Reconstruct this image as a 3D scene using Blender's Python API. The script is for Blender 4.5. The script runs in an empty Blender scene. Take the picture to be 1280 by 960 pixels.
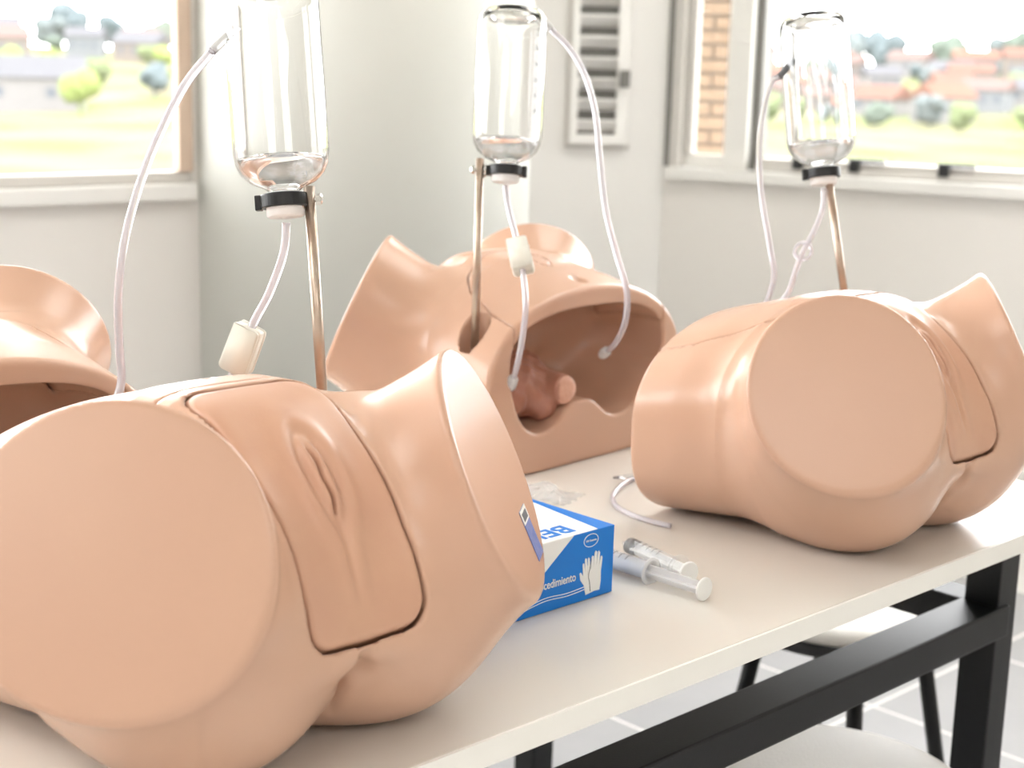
import bpy, bmesh, math, random
import numpy as np
from mathutils import Vector, Matrix

# ------------------------------------------------------------------ scene, camera, world, light
S = bpy.context.scene
C = S.collection
TZ = 0.75                                   # table top height
PITCH, ROLL = math.atan(0.2074), math.radians(1.5)
_F = Vector((0, math.cos(PITCH), -math.sin(PITCH)))
_U0 = Vector((0, math.sin(PITCH), math.cos(PITCH)))
_R = Vector((1, 0, 0)) * math.cos(ROLL) + _U0 * math.sin(ROLL)
_U = Vector((-1, 0, 0)) * math.sin(ROLL) + _U0 * math.cos(ROLL)
cam = bpy.data.cameras.new('camera')
cam.sensor_width = 36.0
cam.lens = 36.0 * 1900 / 1280
cam.dof.use_dof = True
cam.dof.focus_distance = 1.36
cam.dof.aperture_fstop = 6.4
cam.clip_start = 0.05
cam.clip_end = 2000
co = bpy.data.objects.new('camera', cam)
co.matrix_world = Matrix(((_R.x, _U.x, -_F.x, 0), (_R.y, _U.y, -_F.y, 0), (_R.z, _U.z, -_F.z, TZ + 0.508), (0, 0, 0, 1)))
C.objects.link(co)
S.camera = co

w = bpy.data.worlds.new('world'); S.world = w
w.use_nodes = True
bg = w.node_tree.nodes['Background']
bg.inputs[0].default_value = (0.985, 0.99, 1.0, 1)
bg.inputs[1].default_value = 11.0
S.view_settings.view_transform = 'Standard'
S.view_settings.look = 'None'
S.view_settings.gamma = 1
S.view_settings.use_curve_mapping = False
S.view_settings.exposure = 0.16
try:
    S.cycles.use_denoising = True
    S.cycles.max_bounces = 14
    S.cycles.transparent_max_bounces = 16
    S.cycles.transmission_bounces = 12
    S.cycles.sample_clamp_indirect = 6.0
    S.cycles.caustics_refractive = True
    S.cycles.blur_glossy = 0.5
except Exception:
    pass
FILL_EMIT = 4.6                            # emission of the added fill panels

# ------------------------------------------------------------------ helpers
def lin(r, g, b):
    f = lambda c: (c / 255 / 12.92) if c / 255 <= 0.04045 else ((c / 255 + 0.055) / 1.055) ** 2.4
    return (f(r), f(g), f(b), 1)

def mat(name, col, rough=0.5, spec=0.5, metal=0.0, trans=0.0, ior=1.45, noise=None, bump=None, coat=0.0, emit=None, sss=0.0):
    m = bpy.data.materials.new(name); m.use_nodes = True
    nt = m.node_tree; b = nt.nodes['Principled BSDF']
    b.inputs['Base Color'].default_value = col
    b.inputs['Roughness'].default_value = rough
    b.inputs['Specular IOR Level'].default_value = spec
    b.inputs['Metallic'].default_value = metal
    b.inputs['Transmission Weight'].default_value = trans
    b.inputs['IOR'].default_value = ior
    b.inputs['Coat Weight'].default_value = coat
    if sss:
        b.inputs['Subsurface Weight'].default_value = sss
        b.inputs['Subsurface Radius'].default_value = (1.0, 0.4, 0.25)
        b.inputs['Subsurface Scale'].default_value = 0.004
    if emit:
        b.inputs['Emission Color'].default_value = emit[0]
        b.inputs['Emission Strength'].default_value = emit[1]
    tc = nt.nodes.new('ShaderNodeTexCoord')
    if noise:
        sc, amt, col2 = noise
        n = nt.nodes.new('ShaderNodeTexNoise'); n.inputs['Scale'].default_value = sc; n.inputs['Detail'].default_value = 4
        nt.links.new(tc.outputs['Object'], n.inputs['Vector'])
        r = nt.nodes.new('ShaderNodeValToRGB')
        r.color_ramp.elements[0].position = 0.5 - amt; r.color_ramp.elements[0].color = col
        r.color_ramp.elements[1].position = 0.5 + amt; r.color_ramp.elements[1].color = col2
        nt.links.new(n.outputs['Fac'], r.inputs['Fac'])
        nt.links.new(r.outputs['Color'], b.inputs['Base Color'])
    if bump:
        sc, st = bump
        n = nt.nodes.new('ShaderNodeTexNoise'); n.inputs['Scale'].default_value = sc; n.inputs['Detail'].default_value = 3
        nt.links.new(tc.outputs['Object'], n.inputs['Vector'])
        bp = nt.nodes.new('ShaderNodeBump'); bp.inputs['Strength'].default_value = st; bp.inputs['Distance'].default_value = 0.002
        nt.links.new(n.outputs['Fac'], bp.inputs['Height'])
        nt.links.new(bp.outputs['Normal'], b.inputs['Normal'])
    return m

M = {}
M['skin'] = mat('manikin_skin', lin(198, 158, 136), 0.25, 0.5, noise=(5.0, 0.35, lin(202, 164, 139)), bump=(700, 0.03))
M['insert'] = mat('manikin_insert', lin(201, 159, 132), 0.36, 0.45, noise=(22.0, 0.3, lin(196, 151, 127)), bump=(500, 0.05))
M['organ'] = mat('manikin_organ', lin(180, 132, 112), 0.35, 0.5, noise=(40, 0.25, lin(166, 112, 94)))
M['stub'] = mat('stub_end', lin(220, 176, 154), 0.5, 0.4, noise=(90, 0.2, lin(208, 158, 136)), bump=(160, 0.5))
M['white_wall'] = mat('wall_paint', lin(234, 230, 225), 0.6, 0.3, noise=(1.2, 0.4, lin(231, 227, 222)), bump=(180, 0.05))
M['column'] = mat('column_paint', lin(218, 218, 211), 0.45, 0.4, noise=(1.2, 0.4, lin(214, 215, 208)), bump=(150, 0.05))
M['door_paint'] = mat('door_paint', lin(244, 242, 239), 0.45, 0.4)
M['ceiling'] = mat('ceiling_paint', lin(240, 240, 238), 0.8, 0.2)
M['alu'] = mat('window_aluminium', lin(208, 204, 199), 0.5, 0.4)
M['alu_dark'] = mat('window_aluminium_shadow_gap', lin(120, 118, 114), 0.45, 0.4)  # dark grey of gaskets and catch; also carries the shade behind the louvres
M['tan'] = mat('tan_jamb', lin(206, 184, 164), 0.6, 0.3, noise=(6, 0.3, lin(196, 174, 156)))
M['sill'] = mat('sill_white', lin(236, 234, 230), 0.35, 0.5)
M['black_plastic'] = mat('black_plastic', lin(26, 26, 28), 0.4, 0.5)
M['steel_black'] = mat('black_steel', lin(13, 14, 16), 0.45, 0.35, bump=(400, 0.05))
M['table'] = mat('table_laminate', lin(228, 223, 215), 0.25, 0.5, noise=(2.2, 0.4, lin(224, 219, 211)))
M['edge'] = mat('table_edge', lin(250, 248, 242), 0.4, 0.4)
M['tile'] = mat('floor_tile', lin(184, 184, 187), 0.25, 0.5, noise=(5, 0.3, lin(174, 174, 178)))
M['grout'] = mat('grout', lin(232, 230, 228), 0.8, 0.2)
M['vinyl'] = mat('white_vinyl', lin(226, 222, 216), 0.45, 0.4, bump=(260, 0.35))
M['rod'] = mat('worn_rod', lin(190, 176, 162), 0.3, 0.5, metal=0.85, noise=(30, 0.2, lin(166, 142, 124)))
M['chrome'] = mat('chrome', lin(220, 218, 214), 0.15, 0.5, metal=1.0)
M['cap'] = mat('bottle_cap', lin(246, 247, 248), 0.35, 0.5, noise=(60, 0.3, lin(240, 241, 242)))
M['clamp'] = mat('roller_clamp', lin(246, 242, 230), 0.4, 0.5, trans=0.1)
M['glass'] = mat('bottle_glass', (1, 1, 1, 1), 0.0, 0.5, trans=1.0, ior=1.47)
M['water'] = mat('water', (0.97, 0.98, 1, 1), 0.0, 0.5, trans=1.0, ior=1.33)
M['tube'] = mat('clear_tube', lin(246, 243, 250), 0.12, 0.5, trans=0.55, ior=1.38)
M['clear'] = mat('clear_plastic', lin(250, 250, 252), 0.08, 0.5, trans=0.92, ior=1.3)
M['milky'] = mat('milky_plastic', lin(248, 248, 248), 0.3, 0.5, trans=0.45, ior=1.35)
M['white_plastic'] = mat('white_plastic', lin(248, 248, 246), 0.35, 0.5)
M['rubber'] = mat('black_rubber', lin(38, 38, 40), 0.55, 0.3)
M['blue'] = mat('box_blue', lin(0, 116, 208), 0.35, 0.4, noise=(3, 0.4, lin(2, 122, 214)))
M['box_white'] = mat('box_white', lin(244, 244, 242), 0.4, 0.4)
M['box_hole'] = mat('box_hole', lin(24, 16, 12), 0.9, 0.1)
M['print_grey'] = mat('print_grey', lin(110, 112, 116), 0.6, 0.2)
M['sticker_blue'] = mat('sticker_blue', lin(132, 140, 190), 0.4, 0.4, noise=(160, 0.2, lin(90, 120, 190)))
M['brick'] = mat('brick', lin(142, 123, 106), 0.85, 0.0, noise=(14, 0.3, lin(134, 114, 97)))
M['mortar'] = mat('mortar', lin(122, 114, 108), 0.9, 0.1)
M['lamp'] = mat('lamp_diffuser', (1, 1, 1, 1), 0.5, emit=((1.0, 0.98, 0.95, 1), FILL_EMIT))
M['lamp_frame'] = mat('lamp_frame', lin(240, 240, 240), 0.4)
M['meadow'] = mat('meadow', lin(88, 98, 62), 0.95, 0.0, noise=(0.05, 0.14, lin(104, 98, 84)))  # distance haze is put into this greyed ground colour
for i, c in enumerate([(78, 86, 78), (88, 96, 70), (74, 82, 84), (100, 110, 64), (84, 90, 90)]):  # foliage greyed so that its colour carries the distance haze
    M['leaf%d' % i] = mat('foliage', lin(*c), 0.95, 0.0, noise=(0.7, 0.25, lin(c[0] + 10, c[1] + 10, c[2] + 10)))
for i, c in enumerate([(112, 110, 109), (106, 99, 94), (98, 91, 88), (104, 106, 108)]):  # house walls pastel, haze painted into the colour
    M['hw%d' % i] = mat('house_wall', lin(*c), 0.9, 0.0)
for i, c in enumerate([(102, 78, 70), (98, 84, 80), (84, 84, 86), (106, 80, 70)]):  # roof reds desaturated to hold the distance haze
    M['hr%d' % i] = mat('house_roof', lin(*c), 0.9, 0.0, noise=(1.5, 0.3, lin(c[0] - 6, c[1] - 6, c[2] - 5)))
M['hwin'] = mat('house_window', lin(70, 76, 84), 0.6)
m = bpy.data.materials.new('window_pane'); m.use_nodes = True
nt = m.node_tree; nt.nodes.clear()
o_ = nt.nodes.new('ShaderNodeOutputMaterial'); mx = nt.nodes.new('ShaderNodeMixShader')
tr = nt.nodes.new('ShaderNodeBsdfTransparent'); gl = nt.nodes.new('ShaderNodeBsdfGlossy'); gl.inputs['Roughness'].default_value = 0.02
mx.inputs[0].default_value = 0.05
nt.links.new(tr.outputs[0], mx.inputs[1]); nt.links.new(gl.outputs[0], mx.inputs[2]); nt.links.new(mx.outputs[0], o_.inputs[0])
M['pane'] = m
m = bpy.data.materials.new('clear_bag'); m.use_nodes = True
nt = m.node_tree; nt.nodes.clear()
o_ = nt.nodes.new('ShaderNodeOutputMaterial'); mx = nt.nodes.new('ShaderNodeMixShader')
tr = nt.nodes.new('ShaderNodeBsdfTransparent'); gl = nt.nodes.new('ShaderNodeBsdfPrincipled')
gl.inputs['Base Color'].default_value = (0.9, 0.9, 0.9, 1); gl.inputs['Roughness'].default_value = 0.12
mx.inputs[0].default_value = 0.4
nt.links.new(tr.outputs[0], mx.inputs[1]); nt.links.new(gl.outputs[0], mx.inputs[2]); nt.links.new(mx.outputs[0], o_.inputs[0])
M['bag'] = m

def thin(name, fac, col=(0.95, 0.95, 0.96, 1), rough=0.1):
    m = bpy.data.materials.new(name); m.use_nodes = True
    nt = m.node_tree; nt.nodes.clear()
    o_ = nt.nodes.new('ShaderNodeOutputMaterial'); mx = nt.nodes.new('ShaderNodeMixShader')
    tr = nt.nodes.new('ShaderNodeBsdfTransparent'); gl = nt.nodes.new('ShaderNodeBsdfPrincipled')
    gl.inputs['Base Color'].default_value = col; gl.inputs['Roughness'].default_value = rough
    mx.inputs[0].default_value = fac
    nt.links.new(tr.outputs[0], mx.inputs[1]); nt.links.new(gl.outputs[0], mx.inputs[2]); nt.links.new(mx.outputs[0], o_.inputs[0])
    return m
M['thin_clear'] = thin('thin_clear_plastic', 0.16)
M['thin_milky'] = thin('thin_milky_plastic', 0.5)

def tag(o, label=None, cat=None, group=None, kind=None):
    if label: o['label'] = label
    if cat: o['category'] = cat
    if group: o['group'] = group
    if kind: o['kind'] = kind
    return o

def obj(name, me, m=None, parent=None, smooth=False):
    if isinstance(me, bmesh.types.BMesh):
        bm = me; me = bpy.data.meshes.new(name); bm.normal_update(); bm.to_mesh(me); bm.free()
    if m is not None and not me.materials:
        me.materials.append(M[m] if isinstance(m, str) else m)
    if smooth:
        me.polygons.foreach_set('use_smooth', [True] * len(me.polygons))
    o = bpy.data.objects.new(name, me); C.objects.link(o)
    if parent is not None:
        o.parent = parent
    return o

def empty(name, loc=(0, 0, 0), rz=0.0):
    o = bpy.data.objects.new(name, None); C.objects.link(o)
    o.empty_display_size = 0.05
    o.location = loc; o.rotation_euler = (0, 0, rz)
    return o

def copy_tree(o, parent=None):
    c = o.copy(); C.objects.link(c)
    if parent is not None: c.parent = parent
    for ch in [x for x in o.children]:
        copy_tree(ch, c)
    return c

def box(bm, lo, hi, mtx=None, bev=0.0):
    t = bmesh.new()
    vs = [t.verts.new((x, y, z)) for x in (lo[0], hi[0]) for y in (lo[1], hi[1]) for z in (lo[2], hi[2])]
    for f in ((0, 1, 3, 2), (4, 6, 7, 5), (0, 4, 5, 1), (2, 3, 7, 6), (0, 2, 6, 4), (1, 5, 7, 3)):
        t.faces.new([vs[i] for i in f])
    if bev:
        bmesh.ops.bevel(t, geom=t.edges[:], offset=bev, segments=2, affect='EDGES', profile=0.6)
    if mtx is not None:
        t.transform(mtx)
    me = bpy.data.meshes.new('tmp'); t.to_mesh(me); t.free()
    bm.from_mesh(me); bpy.data.meshes.remove(me)
    return bm

def bbox(lo, hi, bev=0.0):
    return box(bmesh.new(), lo, hi, None, bev)

def lathe(prof, n=40, bm=None, mtx=None, closed=False):
    bm = bm or bmesh.new()
    rings = []
    for r, z in prof:
        if r < 1e-6:
            rings.append([bm.verts.new((0, 0, z))])
        else:
            rings.append([bm.verts.new((r * math.cos(2 * math.pi * k / n), r * math.sin(2 * math.pi * k / n), z)) for k in range(n)])
    pairs = list(zip(rings[:-1], rings[1:])) + ([(rings[-1], rings[0])] if closed else [])
    for a, b in pairs:
        for k in range(n):
            k2 = (k + 1) % n
            if len(a) == 1 and len(b) == 1: continue
            if len(a) == 1: bm.faces.new((a[0], b[k2], b[k]))
            elif len(b) == 1: bm.faces.new((a[k], a[k2], b[0]))
            else: bm.faces.new((a[k], a[k2], b[k2], b[k]))
    if mtx is not None:
        for rg in rings:
            for v in rg: v.co = mtx @ v.co
    return bm

def catmull(pts, sub=8):
    P = [Vector(p) for p in pts]; P = [P[0] * 2 - P[1]] + P + [P[-1] * 2 - P[-2]]
    out = []
    for i in range(1, len(P) - 2):
        a, b, c, d = P[i - 1:i + 3]
        for k in range(sub):
            t = k / sub
            out.append(0.5 * ((2 * b) + (c - a) * t + (2 * a - 5 * b + 4 * c - d) * t * t + (3 * b - a - 3 * c + d) * t ** 3))
    out.append(P[-2]); return out

def tube(pts, r, n=10, sub=8, bm=None, smooth_path=True, caps=True):
    bm = bm or bmesh.new()
    P = catmull(pts, sub) if smooth_path else [Vector(p) for p in pts]
    t = (P[1] - P[0]).normalized()
    u = t.orthogonal().normalized()
    rings = []
    for i, p in enumerate(P):
        t = (P[min(i + 1, len(P) - 1)] - P[max(i - 1, 0)]).normalized()
        u = (u - t * u.dot(t)).normalized(); v = t.cross(u)
        rr = r(i / (len(P) - 1)) if callable(r) else r
        rings.append([bm.verts.new(p + (u * math.cos(2 * math.pi * k / n) + v * math.sin(2 * math.pi * k / n)) * rr) for k in range(n)])
    for a, b in zip(rings[:-1], rings[1:]):
        for k in range(n):
            bm.faces.new((a[k], a[(k + 1) % n], b[(k + 1) % n], b[k]))
    if caps:
        bm.faces.new(rings[0][::-1]); bm.faces.new(rings[-1])
    return bm

def align(zdir, loc, xhint=(1, 0, 0)):
    z = Vector(zdir).normalized(); x = Vector(xhint); x = (x - z * x.dot(z)).normalized(); y = z.cross(x)
    return Matrix(((x.x, y.x, z.x, loc[0]), (x.y, y.y, z.y, loc[1]), (x.z, y.z, z.z, loc[2]), (0, 0, 0, 1)))

def text_mesh(body, size, bold=0.0):
    cu = bpy.data.curves.new('lettering', 'FONT'); cu.body = body; cu.size = size; cu.extrude = 0.0002; cu.offset = bold
    o = bpy.data.objects.new('lettering', cu); C.objects.link(o)
    me = bpy.data.meshes.new_from_object(o.evaluated_get(bpy.context.evaluated_depsgraph_get()))
    bpy.data.objects.remove(o); bpy.data.curves.remove(cu)
    return me

def poly_prism(pts, z0, z1, bm=None):
    bm = bm or bmesh.new()
    a = [bm.verts.new((x, y, z0)) for x, y in pts]; b = [bm.verts.new((x, y, z1)) for x, y in pts]
    bm.faces.new(a[::-1]); bm.faces.new(b)
    n = len(pts)
    for i in range(n):
        bm.faces.new((a[i], a[(i + 1) % n], b[(i + 1) % n], b[i]))
    return bm

# ------------------------------------------------------------------ the room
CORNER = Vector((0.44, 4.594))
Q0, DL = Vector((-1.075, 3.167)), Vector((0.7399, 0.6727))     # left window wall: point and direction
P0, DR = Vector((0.483, 4.571)), Vector((0.8836, -0.4682))     # right window wall
CEIL = 2.75
LEFT_END = Q0 - DL * 4.2
RIGHT_END = P0 + DR * 3.2
COL_C, COL_R = Vector((-0.415, 3.80)), 0.445

def wall_pt(P, D, s, out=0.0, z=0.0):
    nrm = Vector((-D.y, D.x))                # away from the room for both window walls
    p = P + D * s + nrm * out
    return Vector((p.x, p.y, z))

def wall_box(P, D, s0, s1, o0, o1, z0, z1, bm=None, bev=0.0):
    mt = Matrix(((D.x, -D.y, 0, P.x), (D.y, D.x, 0, P.y), (0, 0, 1, 0), (0, 0, 0, 1)))
    return box(bm or bmesh.new(), (s0, o0, z0), (s1, o1, z1), mt, bev)

def window_wall(name, P, D, s0, s1, wins, zs, zt, th_=0.16):
    bm = bmesh.new()
    wall_box(P, D, s0, s1, 0, th_, 0, zs, bm)
    wall_box(P, D, s0, s1, 0, th_, zt, CEIL, bm)
    edges = [s0] + [e for w_ in wins for e in w_] + [s1]
    for a, b in zip(edges[0::2], edges[1::2]):
        if b - a > 1e-4: wall_box(P, D, a, b, 0, th_, zs, zt, bm)
    return tag(obj(name, bm, 'white_wall'), kind='structure')

# floor: grout slab and tiles
fl = bmesh.new(); box(fl, (-5, -3.4, -0.06), (4.2, 5.0, -0.0008))
floor = tag(obj('floor', fl, 'grout'), kind='structure')
tile_me = None
ang = math.radians(44.0)
T = 0.45
ts, tcn = math.sin(ang), math.cos(ang)
tb = bbox((-T / 2 + 0.004, -T / 2 + 0.004, -0.012), (T / 2 - 0.004, T / 2 - 0.004, 0.0), 0.002)
for i in range(-9, 14):
    for j in range(-9, 14):
        x = 0.75 + (i * tcn - j * ts) * T; y = 2.6 + (i * ts + j * tcn) * T
        if not (-1.6 < x < 2.6 and 1.2 < y < 4.3): continue
        if (Vector((x, y)) - P0).dot(Vector((-DR.y, DR.x))) > -0.2: continue
        if (Vector((x, y)) - Q0).dot(Vector((-DL.y, DL.x))) > -0.2: continue
        if tile_me is None:
            o = obj('tile', tb, 'tile', floor); tile_me = o.data
        else:
            o = obj('tile', tile_me, None, floor)
        o.location = (x, y, 0); o.rotation_euler = (0, 0, ang)

ce = bmesh.new(); box(ce, (-5, -3.4, CEIL), (4.2, 5.0, CEIL + 0.1))
tag(obj('ceiling', ce, 'ceiling'), kind='structure')

Z_SILL, Z_TOP = 0.95, 2.45
window_wall('wall_left', Q0, DL, -4.2, 1.25, [(-3.6, -2.0), (-1.8, 0.452)], Z_SILL, Z_TOP, 0.05)
window_wall('wall_right', P0, DR, -0.05, 3.2, [(-0.035, 2.6)], Z_SILL, Z_TOP)
bm = bmesh.new(); box(bm, (-0.6, 4.60, 0), (0.47, 4.76, CEIL))
wall_center = tag(obj('wall_center', bm, 'door_paint'), kind='structure')
def seg_wall(name, a, b):
    d = Vector((b[0] - a[0], b[1] - a[1])); L = d.length; d.normalize()
    return tag(obj(name, wall_box(Vector(a), d, 0, L, 0, 0.12, 0, CEIL), 'white_wall'), kind='structure')
seg_wall('wall_back_left', (-3.2, -3.0), LEFT_END)
seg_wall('wall_back', (3.6, -3.0), (-3.2, -3.0))
seg_wall('wall_back_right', RIGHT_END, (3.6, -3.0))
seg_wall('wall_center_left', (-0.15, 3.98), (-0.15, 4.62))  # added unseen behind the column to block a daylight leak
# round column
tag(obj('wall_column', lathe([(0, 0), (COL_R, 0), (COL_R, CEIL), (0, CEIL)], 96, mtx=Matrix.Translation((COL_C.x, COL_C.y, 0))), 'column'), kind='structure')
for v in bpy.data.objects['wall_column'].data.vertices:      # the column stops flush with the outside of the window wall
    nl = Vector((-DL.y, DL.x)); dd = (Vector((v.co.x, v.co.y)) - Q0).dot(nl)
    if dd > 0.03: v.co.x -= nl.x * (dd - 0.03); v.co.y -= nl.y * (dd - 0.03)
for p in bpy.data.objects['wall_column'].data.polygons:
    p.use_smooth = abs(p.normal.z) < 0.5

def win_part(parent, name, P, D, s0, s1, o0, o1, z0, z1, m, bev=0.004, label=None):
    o = obj(name, wall_box(P, D, s0, s1, o0, o1, z0, z1, None, bev), m, parent)
    if label: o['label'] = label
    return o

# left window
wl = empty('window_1', wall_pt(Q0, DL, 0, 0, Z_SILL)); tag(wl, kind='structure')
def wpart(par, *a, **k):
    o = win_part(par, *a, **k)
    o.matrix_parent_inverse = Matrix.Translation(-par.location)
    return o
for a, b in ((-3.6, -2.0), (-1.8, 0.452)):
    wpart(wl, 'window_sill', Q0, DL, a, b, -0.03, 0.045, Z_SILL, Z_SILL + 0.036, 'sill')
    wpart(wl, 'bottom_rail', Q0, DL, a, b, 0.0, 0.04, Z_SILL + 0.036, Z_SILL + 0.062, 'alu')
    wpart(wl, 'top_rail', Q0, DL, a, b, 0.0, 0.04, Z_TOP - 0.05, Z_TOP, 'alu')
    wpart(wl, 'jamb', Q0, DL, a, a + 0.05, 0.0, 0.045, Z_SILL + 0.062, Z_TOP - 0.05, 'alu')
    wpart(wl, 'pane', Q0, DL, a + 0.05, b - 0.022, 0.020, 0.025, Z_SILL + 0.062, Z_TOP - 0.05, 'pane', 0)
wpart(wl, 'jamb', Q0, DL, 0.416, 0.452, -0.012, 0.014, Z_SILL + 0.062, Z_TOP - 0.05, 'tan', label='tan painted window jamb')
wpart(wl, 'jamb', Q0, DL, -2.05, -2.0, 0.0, 0.045, Z_SILL + 0.062, Z_TOP - 0.05, 'alu')

# right window
wr = empty('window_2', wall_pt(P0, DR, 0, 0, Z_SILL)); tag(wr, kind='structure')
zr0, zr1 = Z_SILL + 0.034, Z_SILL + 0.072
wpart(wr, 'window_sill', P0, DR, -0.035, 2.6, -0.035, 0.13, Z_SILL, zr0, 'sill')
wpart(wr, 'bottom_rail', P0, DR, 0.231, 2.6, 0.02, 0.09, zr0, zr1, 'alu')
wpart(wr, 'rail_track', P0, DR, 0.231, 2.6, 0.005, 0.02, zr0, zr0 + 0.018, 'alu')
wpart(wr, 'bottom_rail', P0, DR, -0.005, 0.14, 0.04, 0.09, zr0, zr1, 'sill')
wpart(wr, 'top_rail', P0, DR, -0.035, 2.6, 0.04, 0.09, Z_TOP - 0.05, Z_TOP, 'alu')
wpart(wr, 'gasket', P0, DR, -0.049, -0.036, -0.012, 0.10, zr0, Z_TOP, 'alu_dark', label='dark grey rubber gasket')
wpart(wr, 'jamb', P0, DR, -0.036, -0.004, 0.0, 0.07, zr0, Z_TOP, 'alu')
wpart(wr, 'jamb', P0, DR, -0.004, 0.022, 0.03, 0.07, zr1, Z_TOP - 0.05, 'alu')
wpart(wr, 'mullion', P0, DR, 0.133, 0.205, 0.0, 0.10, zr0, Z_TOP - 0.05, 'sill')
wpart(wr, 'gasket', P0, DR, 0.205, 0.231, 0.03, 0.10, zr0, Z_TOP - 0.05, 'alu_dark')
wpart(wr, 'pane', P0, DR, 0.022, 0.133, 0.062, 0.067, zr1, Z_TOP - 0.05, 'pane', 0)
wpart(wr, 'pane', P0, DR, 0.231, 2.6, 0.062, 0.067, zr1, Z_TOP - 0.05, 'pane', 0)
for s in (0.36, 0.525, 0.775, 1.5):
    bm = bmesh.new()
    wall_box(P0, DR, s - 0.014, s + 0.014, -0.004, 0.03, zr1 - 0.026, zr1 + 0.004, bm, 0.003)
    wall_box(P0, DR, s - 0.02, s + 0.085, 0.004, 0.022, zr1 + 0.002, zr1 + 0.012, bm, 0.003)
    o = obj('latch', bm, 'black_plastic', wr); o['label'] = 'black window latch'
    o.matrix_parent_inverse = Matrix.Translation(-wr.location)

# louvred door on the centre wall
door = empty('door_1', (0.24, 4.60, 0)); tag(door, kind='structure')
VX0, VX1, VZ0, VZ1, YF = 0.150, 0.318, 1.045, 1.80, 4.60
def dpart(name, lo, hi, m, bev=0.002, mtx=None, label=None):
    o = obj(name, box(bmesh.new(), lo, hi, mtx, bev), m, door)
    o.matrix_parent_inverse = Matrix.Translation(-door.location)
    if label: o['label'] = label
    return o
dpart('vent_backing', (VX0 + 0.022, YF - 0.004, VZ0 + 0.028), (VX1 - 0.032, YF + 0.0, VZ1), 'alu_dark', 0, label='dark recess behind the louvres')  # flat dark sheet; shade between the slats is put into its colour
dpart('vent_frame', (VX0, YF - 0.045, VZ0 + 0.028), (VX0 + 0.022, YF, VZ1), 'door_paint')
dpart('vent_frame', (VX1 - 0.032, YF - 0.045, VZ0 + 0.028), (VX1, YF, VZ1), 'door_paint')
dpart('vent_frame', (VX0, YF - 0.045, VZ0), (VX1, YF, VZ0 + 0.028), 'door_paint')
dpart('door_trim', (VX0 - 0.012, YF - 0.012, VZ0), (VX0, YF, VZ1), 'alu')
dpart('door_trim', (VX0 - 0.012, YF - 0.012, VZ0 - 0.014), (VX1 + 0.012, YF, VZ0), 'alu')
k = 0
z = VZ0 + 0.052
while z < VZ1:
    mt = Matrix.Translation((0, YF - 0.022, z)) @ Matrix.Rotation(math.radians(-38), 4, 'X')
    dpart('slat', (VX0 + 0.022, -0.030, -0.003), (VX1 - 0.032, 0.022, 0.003), 'door_paint', 0.001, mt)
    z += 0.0605
dpart('latch', (VX1 - 0.026, YF - 0.075, 1.212), (VX1 + 0.004, YF - 0.045, 1.262), 'alu_dark', 0.004, label='small grey metal catch')

# fill panels added out of frame to brighten the manikins and walls
def fill_panel(x, y, label):
    t = empty('ceiling_light', (x, y, CEIL)); tag(t, label, 'ceiling light', 'ceiling light panels')
    bm = bmesh.new(); box(bm, (-0.62, -0.62, -0.05), (0.62, 0.62, 0.0))
    obj('frame', bm, 'lamp_frame', t)
    obj('diffuser', bbox((-0.58, -0.58, -0.056), (0.58, 0.58, -0.048)), 'lamp', t)
fill_panel(-1.5, 0.4, 'square ceiling light panel nearest the left window')
fill_panel(-1.0, -1.5, 'square ceiling light panel near the back wall, left')
fill_panel(0.95, 2.75, 'square ceiling light panel nearest the louvred door')
fill_panel(1.3, -1.2, 'square ceiling light panel near the back wall, right')

# ------------------------------------------------------------------ tables
EA = Vector((-0.005, 1.100)); EE = Vector((0.7196, 0.6944)); EN = Vector((-0.6944, 0.7196))
def tmx(z=0.0):
    return Matrix(((EE.x, EN.x, 0, EA.x), (EE.y, EN.y, 0, EA.y), (0, 0, 1, z), (0, 0, 0, 1)))
def make_table(name, label, e0, e1, n0, n1, legs, rails):
    t = empty(name); t.matrix_world = tmx()
    tag(t, label, 'table')
    obj('table_top', bbox((e0 + 0.003, n0 + 0.003, TZ - 0.022), (e1 - 0.003, n1 - 0.003, TZ), 0.0008), 'table', t)
    bm = bmesh.new()
    for lo, hi in (((e0, n0, TZ - 0.0225), (e1, n0 + 0.003, TZ - 0.0005)), ((e0, n1 - 0.003, TZ - 0.0225), (e1, n1, TZ - 0.0005)),
                   ((e0, n0, TZ - 0.0225), (e0 + 0.003, n1, TZ - 0.0005)), ((e1 - 0.003, n0, TZ - 0.0225), (e1, n1, TZ - 0.0005))):
        box(bm, lo, hi)
    obj('edge_band', bm, 'edge', t)
    for e, n in legs:
        obj('leg', bbox((e - 0.024, n - 0.024, 0.0), (e + 0.024, n + 0.024, TZ - 0.0225), 0.003), 'steel_black', t)
    for lo, hi in rails:
        obj('rail', bbox(lo, hi, 0.003), 'steel_black', t)
    return t
make_table('work_table', 'white laminate work table on black square steel legs under the manikins', -0.85, 1.05, 0.0, 1.06,
           [(0.985, 0.115), (-0.78, 0.115), (0.985, 0.935), (-0.78, 0.935)],
           [((-0.78, 0.086, 0.562), (0.985, 0.144, 0.604)), ((-0.78, 0.908, 0.562), (0.985, 0.962, 0.604)),
            ((0.958, 0.12, 0.562), (1.012, 0.93, 0.604)), ((-0.80, 0.12, 0.562), (-0.75, 0.93, 0.604))])

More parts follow.
